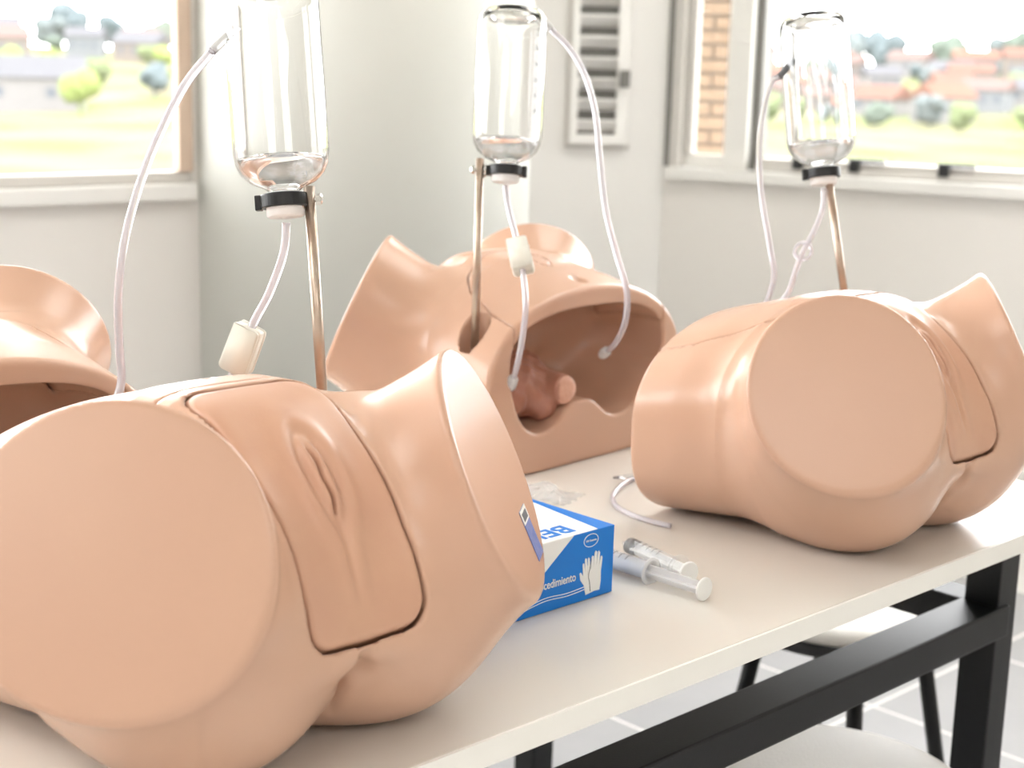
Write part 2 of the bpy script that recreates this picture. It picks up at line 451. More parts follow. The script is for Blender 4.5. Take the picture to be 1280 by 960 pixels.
# ------------------------------------------------------------------ stools
def stool(loc, rz, label, zs=0.45):
    t = empty('stool', (loc[0], loc[1], 0), rz); tag(t, label, 'stool', 'round stools by the table')
    r = 0.175
    obj('seat_cushion', lathe([(0, zs), (r - 0.03, zs - 0.0015), (r - 0.012, zs - 0.005), (r - 0.003, zs - 0.012), (r - 0.001, zs - 0.022), (0, zs - 0.022)], 56), 'vinyl', t, True)
    obj('seat_rim', lathe([(0, zs - 0.022), (r + 0.002, zs - 0.022), (r + 0.005, zs - 0.030), (r + 0.002, zs - 0.042), (r - 0.02, zs - 0.046), (0, zs - 0.046)], 56), 'black_plastic', t, True)
    for k in range(4):
        a = math.pi / 4 + k * math.pi / 2
        c, s = math.cos(a), math.sin(a)
        lg = obj('leg', tube([(0.125 * c, 0.125 * s, zs - 0.044), (0.20 * c, 0.20 * s, 0.012)], 0.0125, 14, smooth_path=False), 'steel_black', t, True)
        obj('foot', lathe([(0, 0), (0.016, 0), (0.016, 0.02), (0.0, 0.024)], 14, mtx=Matrix.Translation((0.201 * c, 0.201 * s, 0))), 'rubber', lg)
    return t
stool((0.385, 1.66), 0.2, 'near round stool with a white padded seat at the table edge')
stool((0.537, 2.305), 0.76, 'far round stool with white seat and black rim behind the table rail', 0.45)

# ------------------------------------------------------------------ manikin: implicit surfaces
def smin(a, b, k):
    h = np.clip(0.5 + 0.5 * (b - a) / k, 0, 1)
    return b * (1 - h) + a * h - k * h * (1 - h)
def smax(a, b, k): return -smin(-a, -b, k)

DC = np.array([0.172, 0.072, 0.193]); th, ph = math.radians(38.2), math.radians(23.9)
DN = np.array([math.sin(th) * math.cos(ph), math.cos(th) * math.cos(ph), math.sin(ph)])
DR_ = 0.106
CYL_Y, CYL_Z, CYL_R = -0.106, 0.055, 0.2335
WAIST = -0.197

def f_body(x, y, z):
    """solid outside shape of the manikin; +x its right, +y towards the feet, +z up"""
    ax = np.abs(x)
    yk = np.array([-0.26, -0.20, -0.14, -0.08, -0.03, 0.02, 0.07, 0.12], np.float32)
    wv = np.interp(y, yk, [0.200, 0.200, 0.196, 0.188, 0.165, 0.118, 0.080, 0.055]).astype(np.float32)
    tp = np.interp(y, yk, [0.224, 0.232, 0.248, 0.260, 0.258, 0.228, 0.180, 0.130]).astype(np.float32)
    bt = np.interp(y, yk, [-0.008, -0.008, -0.002, 0.004, 0.004, 0.012, 0.040, 0.070]).astype(np.float32)
    zc = (tp + bt) * 0.5; hh = (tp - bt) * 0.5
    pw = np.where(z > zc, np.float32(2.2), np.float32(3.3))
    q = ((ax / wv) ** pw + np.abs((z - zc) / hh) ** pw + 1e-9) ** (1 / pw)
    d = (q - 1) * np.minimum(wv, hh)
    d = smax(d, y - 0.075, 0.07)
    # thigh stump
    qx, qy, qz = ax - DC[0], y - DC[1], z - DC[2]
    t = qx * DN[0] + qy * DN[1] + qz * DN[2]
    rx, ry, rz = qx - t * DN[0], qy - t * DN[1], qz - t * DN[2]
    rad = np.sqrt(rx * rx + ry * ry + rz * rz)
    dn = np.clip(-rz / np.maximum(rad, 1e-4) * 1.3, 0, 1)          # fuller, unflared underside
    rr = 0.089 + 0.014 * dn + (0.017 - 0.014 * dn) * np.exp(np.minimum(t, 0.0) / 0.05)
    dt = smax(rad - rr, -t - 0.15, 0.10)
    d = smin(d, dt, 0.045)
    # buttock
    db = np.sqrt((ax - 0.083) ** 2 + (y - 0.030) ** 2 + (z - 0.098) ** 2) - 0.0975
    d = smin(d, db, 0.06)
    # pubic ridge that carries the insert
    rc = np.sqrt((y - CYL_Y) ** 2 + (z - CYL_Z) ** 2)
    s = (y + 0.02) * 0.65 - (z - 0.272) * 0.76
    dr = smax(rc - CYL_R, ax - 0.064, 0.022)
    dr = smax(dr, z - 0.273 - 0.22 * (y + 0.02), 0.03)
    dr = smax(dr, s - 0.232, 0.012)
    dr = smax(dr, 0.13 - (y - CYL_Y) * 0.76 - (z - CYL_Z) * 0.65, 0.02)
    d = smin(d, dr, 0.016)
    # cleft below the insert
    cl = np.maximum(ax - 0.0028, s - 0.40)
    cl = np.maximum(cl, 0.226 - s)
    cl = np.maximum(cl, 0.075 - y)
    d = smax(d, -cl, 0.012)
    an = np.sqrt((x / 1.0) ** 2 + (y - 0.112) ** 2 + (z - 0.072) ** 2) - 0.012
    d = smax(d, -an, 0.012)
    # flat cuts
    tcut = t
    d = smax(d, tcut, 0.007)
    d = smax(d, WAIST - y, 0.006)
    d = smax(d, -z, 0.006)
    return d

def f_cavity(x, y, z):
    def se(cx, cz, hx, hz, p):
        return ((np.abs((x - cx) / hx) ** p + np.abs((z - cz) / hz) ** p + 1e-9) ** (1 / p) - 1) * min(hx, hz)
    d = se(0, 0.146, 0.158, 0.062, 2.6)
    d = smin(d, np.sqrt((x + 0.095) ** 2 + (z - 0.104) ** 2) - 0.052, 0.02)
    d = smin(d, np.sqrt((x - 0.062) ** 2 + (z - 0.110) ** 2) - 0.056, 0.02)
    # the far wall curves round
    tap = np.clip((y - WAIST) / 0.17, 0, 1)
    d = d + 0.045 * tap ** 3
    return smax(d, y + 0.045, 0.05)

HOLE = (-0.170, -0.145)
def f_hole(x, y, z):
    r = np.sqrt(((x - HOLE[0]) / 1.0) ** 2 + (y - HOLE[1]) ** 2) - 0.019
    return np.maximum(r, 0.150 - z)

def pad_mask(x, y, z):
    s = (y + 0.02) * 0.65 - (z - 0.272) * 0.76
    hw = 0.0575 - 0.006 * np.clip((s - 0.02) / 0.13, 0, 1) + 0.004 * np.clip((s - 0.15) / 0.07, 0, 1)
    rc = 0.020
    qx = np.abs(x) - hw + rc; qs = np.abs(s - 0.108) - 0.112 + rc
    return np.sqrt(np.maximum(qx, 0) ** 2 + np.maximum(qs, 0) ** 2) + np.minimum(np.maximum(qx, qs), 0) - rc, s

def f_pad_zone(x, y, z):
    m_, s = pad_mask(x, y, z)
    rc = np.sqrt((y - CYL_Y) ** 2 + (z - CYL_Z) ** 2)
    return np.maximum(m_, CYL_R - 0.024 - rc)

def cover_mask(x, y, z):
    w_ = np.interp(y, [-0.21, -0.15, -0.10, -0.07, -0.055, -0.045], [0.156, 0.150, 0.132, 0.112, 0.098, 0.088]).astype(np.float32)
    d = smax(np.abs(x) - w_, y + 0.048, 0.05)
    return np.maximum(d, 0.12 - z)

def f_shell(x, y, z):
    b0 = f_body(x, y, z)
    d = smax(b0, -f_cavity(x, y, z), 0.004)
    d = np.maximum(d, -f_hole(x, y, z))
    d = np.maximum(d, -f_pad_zone(x, y, z))
    return np.maximum(d, -np.maximum(cover_mask(x, y, z), -b0 - 0.034))

def f_cover(x, y, z):
    d = f_body(x, y, z)
    b0 = d
    d = smax(d, -f_cavity(x, y, z), 0.004)
    d = smax(d, np.maximum(cover_mask(x, y, z), -b0 - 0.034) + 0.0016, 0.002)
    nav = np.sqrt((x / 0.8) ** 2 + (y + 0.172) ** 2 + (z - 0.244) ** 2) - 0.0105
    d = smax(d, -nav, 0.008)
    rr = np.sqrt((x / 0.62) ** 2 + (y + 0.098) ** 2)
    ring = np.maximum(np.abs(rr - 0.020) - 0.0012, 0.250 - z)
    return np.maximum(d, -ring)

def f_pad(x, y, z):
    m_, s = pad_mask(x, y, z)
    d = f_body(x, y, z)
    ax = np.abs(x)
    g = lambda v, c, w_: np.exp(-((v - c) / w_) ** 2)
    def seg(s0, s1, w_): return 1 / (1 + np.exp(-(s - s0) / w_)) * 1 / (1 + np.exp((s - s1) / w_))
    # folds: outer swell, two inner ridges, central groove, lower midline crease
    tp_ = np.clip((s - 0.045) / 0.11, 0, 1)
    mound = 0.0060 * g(x, 0, 0.026) * seg(0.040, 0.140, 0.016)
    r1 = np.sqrt((x / (0.0125 - 0.004 * tp_)) ** 2 + ((s - 0.100) / 0.040) ** 2)
    r2 = np.sqrt((x / (0.0235 - 0.006 * tp_)) ** 2 + ((s - 0.104) / 0.060) ** 2)
    ring = 0.0024 * g(r2, 1.0, 0.26) * seg(0.02, 0.140, 0.010)
    dip = -0.0036 * g(r1, 1.0, 0.24) * (0.6 + 0.4 * seg(0.05, 0.11, 0.01))
    inner = 0.0022 * g(ax, 0.0046, 0.0034) * seg(0.070, 0.128, 0.005)
    slit = -0.0080 * g(x + 0.0010 * np.sin(s * 230), 0, 0.0013) * seg(0.077, 0.128, 0.002)
    low = -0.0020 * g(x, 0, 0.0032) * seg(0.138, 0.182, 0.005) + 0.0012 * g(ax, 0.008, 0.005) * seg(0.14, 0.185, 0.01)
    d = d - (mound + ring + dip + inner + slit + low)
    rc = np.sqrt((y - CYL_Y) ** 2 + (z - CYL_Z) ** 2)
    d = np.maximum(d, CYL_R - 0.0235 - rc)
    return smax(d, m_ + 0.0016 + 0.0016 * np.clip((s - 0.17) / 0.04, 0, 1), 0.004) * 0.9

def f_organ(x, y, z):
    def sp(cx, cy, cz, r, sx=1.0): return np.sqrt(((x - cx) / sx) ** 2 + (y - cy) ** 2 + (z - cz) ** 2) - r
    d = sp(-0.080, -0.135, 0.098, 0.036, 1.15)
    d = smin(d, sp(-0.050, -0.120, 0.118, 0.026), 0.012)
    d = smin(d, sp(-0.084, -0.120, 0.124, 0.024), 0.010)
    d = smin(d, sp(-0.112, -0.150, 0.088, 0.022), 0.012)
    d = smin(d, sp(-0.066, -0.168, 0.078, 0.018), 0.012)
    d = smin(d, sp(-0.030, -0.110, 0.100, 0.030), 0.014)
    d = d + 0.0016 * np.sin(x * 260 + y * 90) * np.sin(y * 240 + z * 150) 
    # tube that ends in the pale stub
    a = np.array([-0.035, -0.10, 0.105]); b = np.array([-0.046, -0.192, 0.101]); ab = b - a
    h = np.clip(((x - a[0]) * ab[0] + (y - a[1]) * ab[1] + (z - a[2]) * ab[2]) / (ab @ ab), 0, 1)
    cyl = np.sqrt((x - a[0] - ab[0] * h) ** 2 + (y - a[1] - ab[1] * h) ** 2 + (z - a[2] - ab[2] * h) ** 2) - 0.0195
    cyl = smax(cyl, -0.192 - y, 0.004)
    return smin(d, cyl, 0.010)

def surface_nets(fn, lo, hi, h, newton=2):
    lo = np.array(lo, np.float32); n = np.ceil((np.array(hi) - lo) / h).astype(int) + 1
    xs = [(lo[i] + h * np.arange(n[i])).astype(np.float32) for i in range(3)]
    F = np.empty(n, np.float32)
    step = max(1, int(6e5 / (n[1] * n[2])))
    for a in range(0, n[0], step):
        X, Y, Z = np.meshgrid(xs[0][a:a + step], xs[1], xs[2], indexing='ij')
        F[a:a + step] = fn(X, Y, Z)
    F[[0, -1]] = np.maximum(F[[0, -1]], 1e-4); F[:, [0, -1]] = np.maximum(F[:, [0, -1]], 1e-4); F[:, :, [0, -1]] = np.maximum(F[:, :, [0, -1]], 1e-4)
    B = F < 0
    cnt = np.zeros(n - 1, np.int8)
    for i in (0, 1):
        for j in (0, 1):
            for k in (0, 1):
                cnt += B[i:n[0] - 1 + i, j:n[1] - 1 + j, k:n[2] - 1 + k]
    act = (cnt > 0) & (cnt < 8)
    idx = -np.ones(n - 1, np.int64); ci = np.argwhere(act); idx[act] = np.arange(len(ci))
    P = np.zeros((len(ci), 3)); W = np.zeros(len(ci))
    for axis in range(3):
        o1, o2 = [q for q in range(3) if q != axis]
        for i in (0, 1):
            for j in (0, 1):
                off = np.zeros(3, int); off[o1] = i; off[o2] = j; off2 = off.copy(); off2[axis] = 1
                fa = F[tuple((ci + off).T)].astype(float); fb = F[tuple((ci + off2).T)].astype(float)
                mk = (fa < 0) != (fb < 0)
                t = np.where(mk, fa / np.where(mk, fa - fb, 1), 0)
                p = (ci + off).astype(float); p[:, axis] += t
                P[mk] += p[mk]; W[mk] += 1
    P = P / W[:, None] * h + lo
    for _ in range(newton):
        e = h * 0.25
        x, y, z = P.T
        f0 = fn(x, y, z)
        g = np.stack([fn(x + e, y, z) - fn(x - e, y, z), fn(x, y + e, z) - fn(x, y - e, z), fn(x, y, z + e) - fn(x, y, z - e)], 1) / (2 * e)
        gg = (g * g).sum(1)
        stp = g * (f0 / np.maximum(gg, 0.25))[:, None]
        ln = np.linalg.norm(stp, axis=1, keepdims=True)
        P -= stp * np.minimum(1, 0.5 * h / np.maximum(ln, 1e-9)) * 0.9
    quads = []
    for axis in range(3):
        o1, o2 = [(1, 2), (2, 0), (0, 1)][axis]
        sl0 = [slice(None)] * 3; sl1 = [slice(None)] * 3
        sl0[axis] = slice(0, -1); sl1[axis] = slice(1, None)
        a, b = B[tuple(sl0)], B[tuple(sl1)]
        e = np.argwhere(a != b); sgn = a[tuple(e.T)]
        ok = (e[:, o1] > 0) & (e[:, o2] > 0) & (e[:, o1] < n[o1] - 1) & (e[:, o2] < n[o2] - 1)
        e, sgn = e[ok], sgn[ok]
        d1 = np.zeros(3, int); d1[o1] = 1; d2 = np.zeros(3, int); d2[o2] = 1
        q = np.stack([idx[tuple((e - d1 - d2).T)], idx[tuple((e - d2).T)], idx[tuple(e.T)], idx[tuple((e - d1).T)]], 1)
        q[~sgn] = q[~sgn][:, ::-1]
        quads.append(q)
    return P, np.concatenate(quads)

def nets_mesh(name, fn, lo, hi, h):
    P, Qd = surface_nets(fn, lo, hi, h)
    me = bpy.data.meshes.new(name)
    me.vertices.add(len(P)); me.vertices.foreach_set('co', P.astype(np.float32).ravel())
    me.loops.add(len(Qd) * 4); me.loops.foreach_set('vertex_index', Qd.astype(np.int32).ravel())
    me.polygons.add(len(Qd)); me.polygons.foreach_set('loop_start', np.arange(0, len(Qd) * 4, 4, dtype=np.int32))
    me.polygons.foreach_set('use_smooth', np.ones(len(Qd), bool))
    me.update(calc_edges=True); me.validate()
    return me

HB = 0.0026
shell_me = nets_mesh('body_shell', f_shell, (-0.275, -0.203, -0.006), (0.275, 0.175, 0.306), HB)
cover_me = nets_mesh('abdominal_cover', f_cover, (-0.17, -0.203, 0.125), (0.17, -0.03, 0.285), 0.0022)
pad_me = nets_mesh('genital_insert', f_pad, (-0.066, -0.04, 0.085), (0.066, 0.14, 0.29), 0.0016)
organ_me = nets_mesh('organ_block', f_organ, (-0.15, -0.20, 0.05), (0.01, -0.06, 0.155), 0.003)
for me, mm in ((shell_me, 'skin'), (cover_me, 'skin'), (pad_me, 'insert'), (organ_me, 'organ')):
    me.materials.append(M[mm])
stub_bm = lathe([(0, 0.0012), (0.010, 0.001), (0.0180, 0.0004), (0.0190, -0.002), (0, -0.002)], 28, mtx=align((-0.1, -1, 0), (-0.046, -0.1925, 0.101)))

def manikin(x, y, az, label, organs=True):
    a = math.radians(az)
    t = empty('pelvic_manikin', (x, y, TZ), -a)
    tag(t, label, 'manikin', 'pelvic training manikins on the tables')
    obj('body_shell', shell_me, None, t)
    obj('abdominal_cover', cover_me, None, t)
    obj('genital_insert', pad_me, None, t)
    if organs:
        o = obj('organ_block', organ_me, None, t)
        global stub_me
        if stub_me is None:
            s = obj('stub_end', stub_bm, 'stub', o, True); stub_me = s.data
        else:
            s = obj('stub_end', stub_me, None, o)
    return t
stub_me = None
man_f = manikin(-0.184, 1.110, 135.1, 'nearest manikin, its flat right thigh stump filling the lower left corner')
man_r = manikin(0.416, 1.693, 135.8, 'manikin at the right end of the table, beyond the syringes')
man_m = manikin(-0.043, 2.095, -48.3, 'rear middle manikin with its open hollow waist facing the camera')
man_l = manikin(-0.628, 1.498, -44.4, 'manikin cut off by the left edge of the picture')

# sticker on the left thigh cut of the nearest manikin
nL = Vector((-DN[0], DN[1], DN[2])); cL = Vector((-DC[0], DC[1], DC[2]))
hx = Vector((DN[1], DN[0], 0)).normalized(); vy = nL.cross(hx)
if vy.z < 0: vy = -vy
sp = cL - vy * 0.066 - hx * 0.030 + nL * 0.0002
mt = align(nL, sp, hx) @ Matrix.Rotation(math.pi, 4, 'Z')
st = obj('sticker', poly_prism([(-0.014, -0.022), (0.014, -0.022), (0.014, 0.022), (-0.014, 0.022)], 0, 0.0005), 'sticker_blue', man_f)
st.matrix_local = mt
st['label'] = 'small blue and white printed sticker'
o = obj('print_band', poly_prism([(-0.014, 0.010), (0.014, 0.010), (0.014, 0.022), (-0.014, 0.022)], 0.0004, 0.0008), 'box_white', st)
o = obj('print_mark', poly_prism([(-0.010, 0.012), (0.010, 0.012), (0.010, 0.019), (-0.010, 0.019)], 0.0007, 0.001), 'print_grey', st)

# ------------------------------------------------------------------ bottles, rods, tubes
BR = 0.0432
def bottle(neck, top, port_dir, label):
    ax = (Vector(top) - Vector(neck)).normalized()
    base = Vector(neck) + ax * 0.008
    t = empty('infusion_bottle'); t.matrix_world = align(ax, base)
    tag(t, label, 'bottle', 'upturned infusion bottles')
    th = 0.0022
    outer = [(0.0130, -0.018), (0.0130, 0.0), (0.0165, 0.0035), (0.0290, 0.0090), (0.0370, 0.0165), (0.0415, 0.0255), (BR, 0.036), (BR, 0.172), (0.0420, 0.182), (0.0385, 0.1885), (0.0330, 0.191), (0.0270, 0.1895), (0.0225, 0.1845), (0.012, 0.1825), (0, 0.182)]
    inner = [(0, 0.1775), (0.020, 0.1785), (0.034, 0.1835), (0.0385, 0.181), (0.0400, 0.172), (BR - th, 0.165), (BR - th, 0.037), (0.0393, 0.0270), (0.0348, 0.0185), (0.0275, 0.0115), (0.0150, 0.0062), (0.0108, 0.002), (0.0108, -0.018)]
    obj('glass', lathe(outer + inner, 64, closed=True), 'glass', t, True)
    obj('water', lathe([(0, -0.006), (0.0104, -0.006), (0.0104, 0.0024), (0.0148, 0.0068), (0.0272, 0.0121), (0.0344, 0.0190), (0.0389, 0.0274), (0.0398, 0.0300), (0.0385, 0.0291), (0, 0.0291)], 48), 'water', t, True)
    cp = obj('cap', lathe([(0, -0.0235), (0.0045, -0.0235), (0.0045, -0.0222), (0.0150, -0.0222), (0.0170, -0.0205), (0.0174, -0.002), (0.0160, 0.0), (0, 0.0)], 32), 'cap', t, True)
    # side nozzle for the air tube
    inv = t.matrix_world.inverted()
    p1 = inv @ Vector(port_dir)
    out = Vector((p1.x, p1.y, 0)).normalized()
    a = Vector((out.x * (BR - 0.012), out.y * (BR - 0.012), p1.z + 0.018))
    b = Vector((out.x * (BR + 0.012), out.y * (BR + 0.012), p1.z - 0.004))
    nz = obj('nozzle', tube([a, a.lerp(b, 0.5), b], 0.0042, 14), 'print_grey' if 'window' in label else 'milky', t, True)
    nz['label'] = 'small side spout'
    return t.matrix_world @ b, ax

def rod_stand(base, top, neck, ax, label):
    base, top, neck = Vector(base), Vector(top), Vector(neck)
    t = empty('bottle_rod', base); tag(t, label, 'rod', 'metal rods holding the bottles')
    def part(name, bm, m, smooth=True, par=None):
        o = obj(name, bm, m, par or t, smooth)
        o.matrix_parent_inverse = Matrix.Translation(-base)
        return o
    up = (top - base).normalized()
    part('rod', tube([base + up * 0.001, top + up * 0.008], 0.0050, 18, smooth_path=False), 'rod')
    mt = align(ax, neck)
    c = part('clamp_ring', lathe([(0.0178, -0.0055), (0.0212, -0.0055), (0.0216, -0.0045), (0.0216, 0.0055), (0.0212, 0.0065), (0.0178, 0.0065)], 40, mtx=mt, closed=True), 'black_plastic', False)
    d = (top - neck); d = (d - ax * d.dot(ax)); L = d.length; d.normalize()
    sd = ax.cross(d)
    rot = Matrix(((d.x, sd.x, ax.x, neck.x), (d.y, sd.y, ax.y, neck.y), (d.z, sd.z, ax.z, neck.z), (0, 0, 0, 1)))
    part('clamp_arm', box(bmesh.new(), (0.0195, -0.004, -0.0062), (L - 0.004, 0.004, 0.0062), rot, 0.001), 'black_plastic', False)
    part('clamp_ear', box(bmesh.new(), (-0.0265, -0.005, -0.0068), (-0.0205, 0.005, 0.0068), rot, 0.001), 'black_plastic', False)
    part('washer', lathe([(0, -0.0012), (0.0085, -0.0012), (0.0085, 0.0012), (0, 0.0012)], 24, mtx=rot @ Matrix.Translation((L - 0.0065, 0, 0)) @ Matrix.Rotation(math.pi / 2, 4, 'Y')), 'chrome', False)
    part('bolt', lathe([(0, -0.002), (0.0024, -0.002), (0.0024, 0.012), (0.0052, 0.012), (0.0052, 0.016), (0.003, 0.0175), (0, 0.0175)], 6, mtx=rot @ Matrix.Translation((L - 0.006, 0, 0)) @ Matrix.Rotation(math.pi / 2, 4, 'Y')), 'chrome' , False)

def tubing(pts, label, clamp=None, ends=False, r=0.0039):
    t = empty('infusion_tube', pts[0]); tag(t, label, 'tube', 'clear plastic infusion tubes')
    inv = Matrix.Translation(-Vector(pts[0]))
    o = obj('hose', tube(pts, r, 12, 10), 'tube', t, True); o.matrix_parent_inverse = inv
    if clamp == 'roller':
        i, tw = 4, 0.0
        d = (Vector(pts[CL_I + 1]) - Vector(pts[CL_I - 1])).normalized()
        mt = align(d, pts[CL_I], (1, -0.25, 0))
        # channel shaped clamp body, wider at one end
        prof = [(-0.0135, -0.0225), (0.0105, -0.0225), (0.0125, -0.0195), (0.0145, 0.0170), (0.0120, 0.0225), (-0.0095, 0.0225), (-0.0125, 0.0195)]
        bm = bmesh.new()
        for y0, y1 in ((-0.0105, -0.0065), (0.0065, 0.0105)):
            poly_prism(prof, y0, y1, bm)
        poly_prism([(x * 0.96, z * 0.985) for x, z in prof], -0.007, 0.007, bm)
        bm.transform(mt @ Matrix.Rotation(math.pi / 2, 4, 'X'))
        bmesh.ops.bevel(bm, geom=bm.edges[:], offset=0.0009, segments=2, affect='EDGES')
        c = obj('roller_clamp', bm, 'clamp', t, True); c.matrix_parent_inverse = inv; c['label'] = 'ivory plastic roller clamp'
        wh = lathe([(0, -0.005), (0.006, -0.005), (0.0068, -0.004), (0.0068, 0.004), (0.006, 0.005), (0, 0.005)], 20, mtx=mt @ Matrix.Translation((0.0095, 0, 0.004)) @ Matrix.Rotation(math.pi / 2, 4, 'X'))
        k = obj('wheel', wh, 'clamp', c, True); k.matrix_parent_inverse = inv
    if clamp == 'pinch':
        p = Vector(pts[CL_I]); d = (Vector(pts[CL_I + 1]) - Vector(pts[CL_I - 1])).normalized(); mt = align(d, p, (1, 0, 0))
        ring = bmesh.new(); tube([mt @ Vector((0.0105 * math.cos(a), 0, 0.0105 * math.sin(a))) for a in [k * math.pi / 10 for k in range(21)]], 0.0024, 8, 2, ring)
        c = obj('pinch_clamp', ring, 'tube', t, True); c.matrix_parent_inverse = inv; c['label'] = 'clear plastic pinch clamp'
        hk = tube([mt @ Vector(v) for v in ((-0.006, 0, 0.012), (-0.006, 0, 0.028), (0.004, 0, 0.033), (0.015, 0, 0.026), (0.019, 0, 0.036), (0.025, 0, 0.038))], 0.0024, 8, 6)
        k = obj('hook', hk, 'tube', c, True); k.matrix_parent_inverse = inv
    if ends:
        p = Vector(pts[-1]); d = (p - Vector(pts[-2])).normalized()
        c = obj('connector', lathe([(0, -0.012), (0.0045, -0.012), (0.0068, -0.007), (0.0072, 0.003), (0.0062, 0.006), (0.0066, 0.0075), (0.005, 0.012), (0, 0.012)], 10, mtx=align(d, p)), 'milky', t)
        c.matrix_parent_inverse = inv; c['label'] = 'milky plastic connector'
    return t

# nearest manikin
nk, tp = (-0.2082, 1.3687, 1.1359), (-0.2259, 1.4054, 1.3128)
pt, ax = bottle(nk, tp, (-0.2700, 1.3764, 1.2712), 'largest upturned glass bottle, nearest, cut off by the top edge')
rod_stand((-0.166, 1.333, 0.9015), (-0.1861, 1.3700, 1.1421), nk, ax, 'metal rod with black clamp rising from the nearest manikin')
CL_I = 4
tubing([(-0.2064, 1.3655, 1.1170), (-0.2084, 1.3591, 1.0895), (-0.2198, 1.3520, 1.0554), (-0.2336, 1.3516, 1.0289), (-0.2446, 1.3515, 1.0037), (-0.2566, 1.3557, 0.9744), (-0.276, 1.380, 0.945), (-0.290, 1.376, 0.910), (-0.262, 1.335, 0.885), (-0.235, 1.305, 0.875)],
       'clear tube with ivory roller clamp under the nearest bottle', 'roller')
tubing([pt, (-0.2750, 1.3764, 1.2640), (-0.2984, 1.3683, 1.2324), (-0.3289, 1.3656, 1.1700), (-0.3497, 1.3624, 1.1055), (-0.3581, 1.3614, 1.0511), (-0.3613, 1.3715, 1.0014), (-0.3620, 1.3755, 0.962), (-0.372, 1.352, 0.928), (-0.368, 1.280, 0.907), (-0.335, 1.215, 0.90)],
       'long clear tube arching left from the nearest bottle')
# rear manikin
nk, tp = (-0.0148, 1.8993, 1.1333), (-0.0112, 1.9404, 1.3316)
pt, ax = bottle(nk, tp, (0.0380, 1.9640, 1.3120), 'middle upturned glass bottle against the pale column')
rod_stand((-0.048, 1.872, 0.9015), (-0.0468, 1.9007, 1.1403), nk, ax, 'metal rod with black clamp standing in the rear manikin')
CL_I = 3
tubing([(-0.0146, 1.8970, 1.1160), (-0.0096, 1.8896, 1.0868), (0.0013, 1.8620, 1.0524), (0.0057, 1.8481, 1.0344), (0.0112, 1.8223, 1.0086), (0.0139, 1.7957, 0.9787), (0.0103, 1.8066, 0.9329), (0.0044, 1.8298, 0.8967), (-0.0001, 1.8461, 0.8771)],
       'clear tube with roller clamp running into the open waist', 'roller', True, 0.0037)
tubing([pt, (0.0600, 1.9600, 1.2860), (0.0800, 1.9448, 1.2542), (0.0948, 1.9249, 1.2078), (0.1024, 1.9128, 1.1493), (0.1110, 1.9003, 1.0890), (0.1253, 1.8896, 1.0376), (0.1395, 1.8802, 0.9920), (0.1413, 1.8972, 0.9509), (0.1327, 1.9308, 0.9159), (0.1210, 1.9673, 0.8952)],
       'clear tube looping down right of the middle bottle to a connector', None, True, 0.0039)
# right manikin
nk, tp = (0.3860, 1.9360, 1.1383), (0.3679, 1.9747, 1.3249)
pt, ax = bottle(nk, tp, (0.3220, 1.9400, 1.2600), 'upturned glass bottle at the right in front of the window')
rod_stand((0.437, 1.915, 0.9015), (0.3945, 1.9330, 1.1237), nk, ax, 'metal rod behind the right manikin below the window')
CL_I = 3
tubing([(0.3872, 1.9330, 1.1200), (0.3862, 1.9268, 1.0938), (0.3749, 1.9206, 1.0638), (0.3633, 1.9160, 1.0417), (0.3557, 1.9206, 1.0145), (0.3481, 1.9247, 0.9850), (0.325, 1.948, 0.945), (0.318, 1.950, 0.910), (0.345, 1.915, 0.885), (0.370, 1.885, 0.875)],
       'clear tube with pinch clamp below the right bottle', 'pinch', False, 0.0036)
tubing([pt, (0.3150, 1.9397, 1.2500), (0.3075, 1.9423, 1.2177), (0.3043, 1.9422, 1.1679), (0.3106, 1.9399, 1.1078), (0.3240, 1.9376, 1.0474), (0.3320, 1.9383, 1.0027), (0.320, 1.955, 0.955), (0.285, 1.930, 0.920), (0.290, 1.850, 0.905), (0.285, 1.80, 0.90)],
       'clear tube hanging left of the right bottle across the window', None, False, 0.0036)

# ------------------------------------------------------------------ glove box
gb = empty('glove_box'); gb.matrix_world = Matrix(((EE.x, EN.x, 0, 0.105), (EE.y, EN.y, 0, 1.442), (0, 0, 1, TZ), (0, 0, 0, 1)))
tag(gb, 'blue and white cardboard box of procedure gloves on the table', 'box')
GL, GD, GH = 0.235, 0.128, 0.070
obj('carton', bbox((-GL, 0, 0.0005), (0, GD, GH), 0.0008), 'blue', gb)
def on_front(pts, m, name, y0=-0.0004, y1=0.0004, par=gb):
    bm = poly_prism(pts, 0, 1)
    for v in bm.verts: v.co = Vector((v.co.x, y0 if v.co.z < 0.5 else y1, v.co.y))
    bmesh.ops.recalc_face_normals(bm, faces=bm.faces)
    return obj(name, bm, m, par)
def on_top(pts, m, name, h=0.0004):
    return obj(name, poly_prism(pts, GH - 0.0003, GH + h), m, gb)
on_front([(-0.058, GH), (-0.098, 0.040), (-GL, 0.040), (-GL, GH)], 'box_white', 'white_panel')
on_top([(-0.024, 0.0005), (-0.006, GD - 0.0005), (-GL, GD - 0.0005), (-GL, 0.0005)], 'box_white', 'top_panel')
on_top([(-0.059 + 0.024 * math.cos(a), 0.080 + 0.011 * math.sin(a)) for a in [k * math.pi / 14 for k in range(28)]], 'box_hole', 'opening', 0.0008)['label'] = 'dark oval opening'  # no hole is cut; the dark inside is painted as this patch
def letters(body, size, mtx, m, name, bold=0.0):
    me = text_mesh(body, size, bold); me.transform(mtx)
    return obj(name, me, m, gb)
letters('BEI', 0.031, Matrix(((-1.15, 0, 0, -0.044), (0, -1, 0, 0.030), (0, 0, 1, GH + 0.0006), (0, 0, 0, 1))), 'blue', 'brand_lettering', 0.0006)
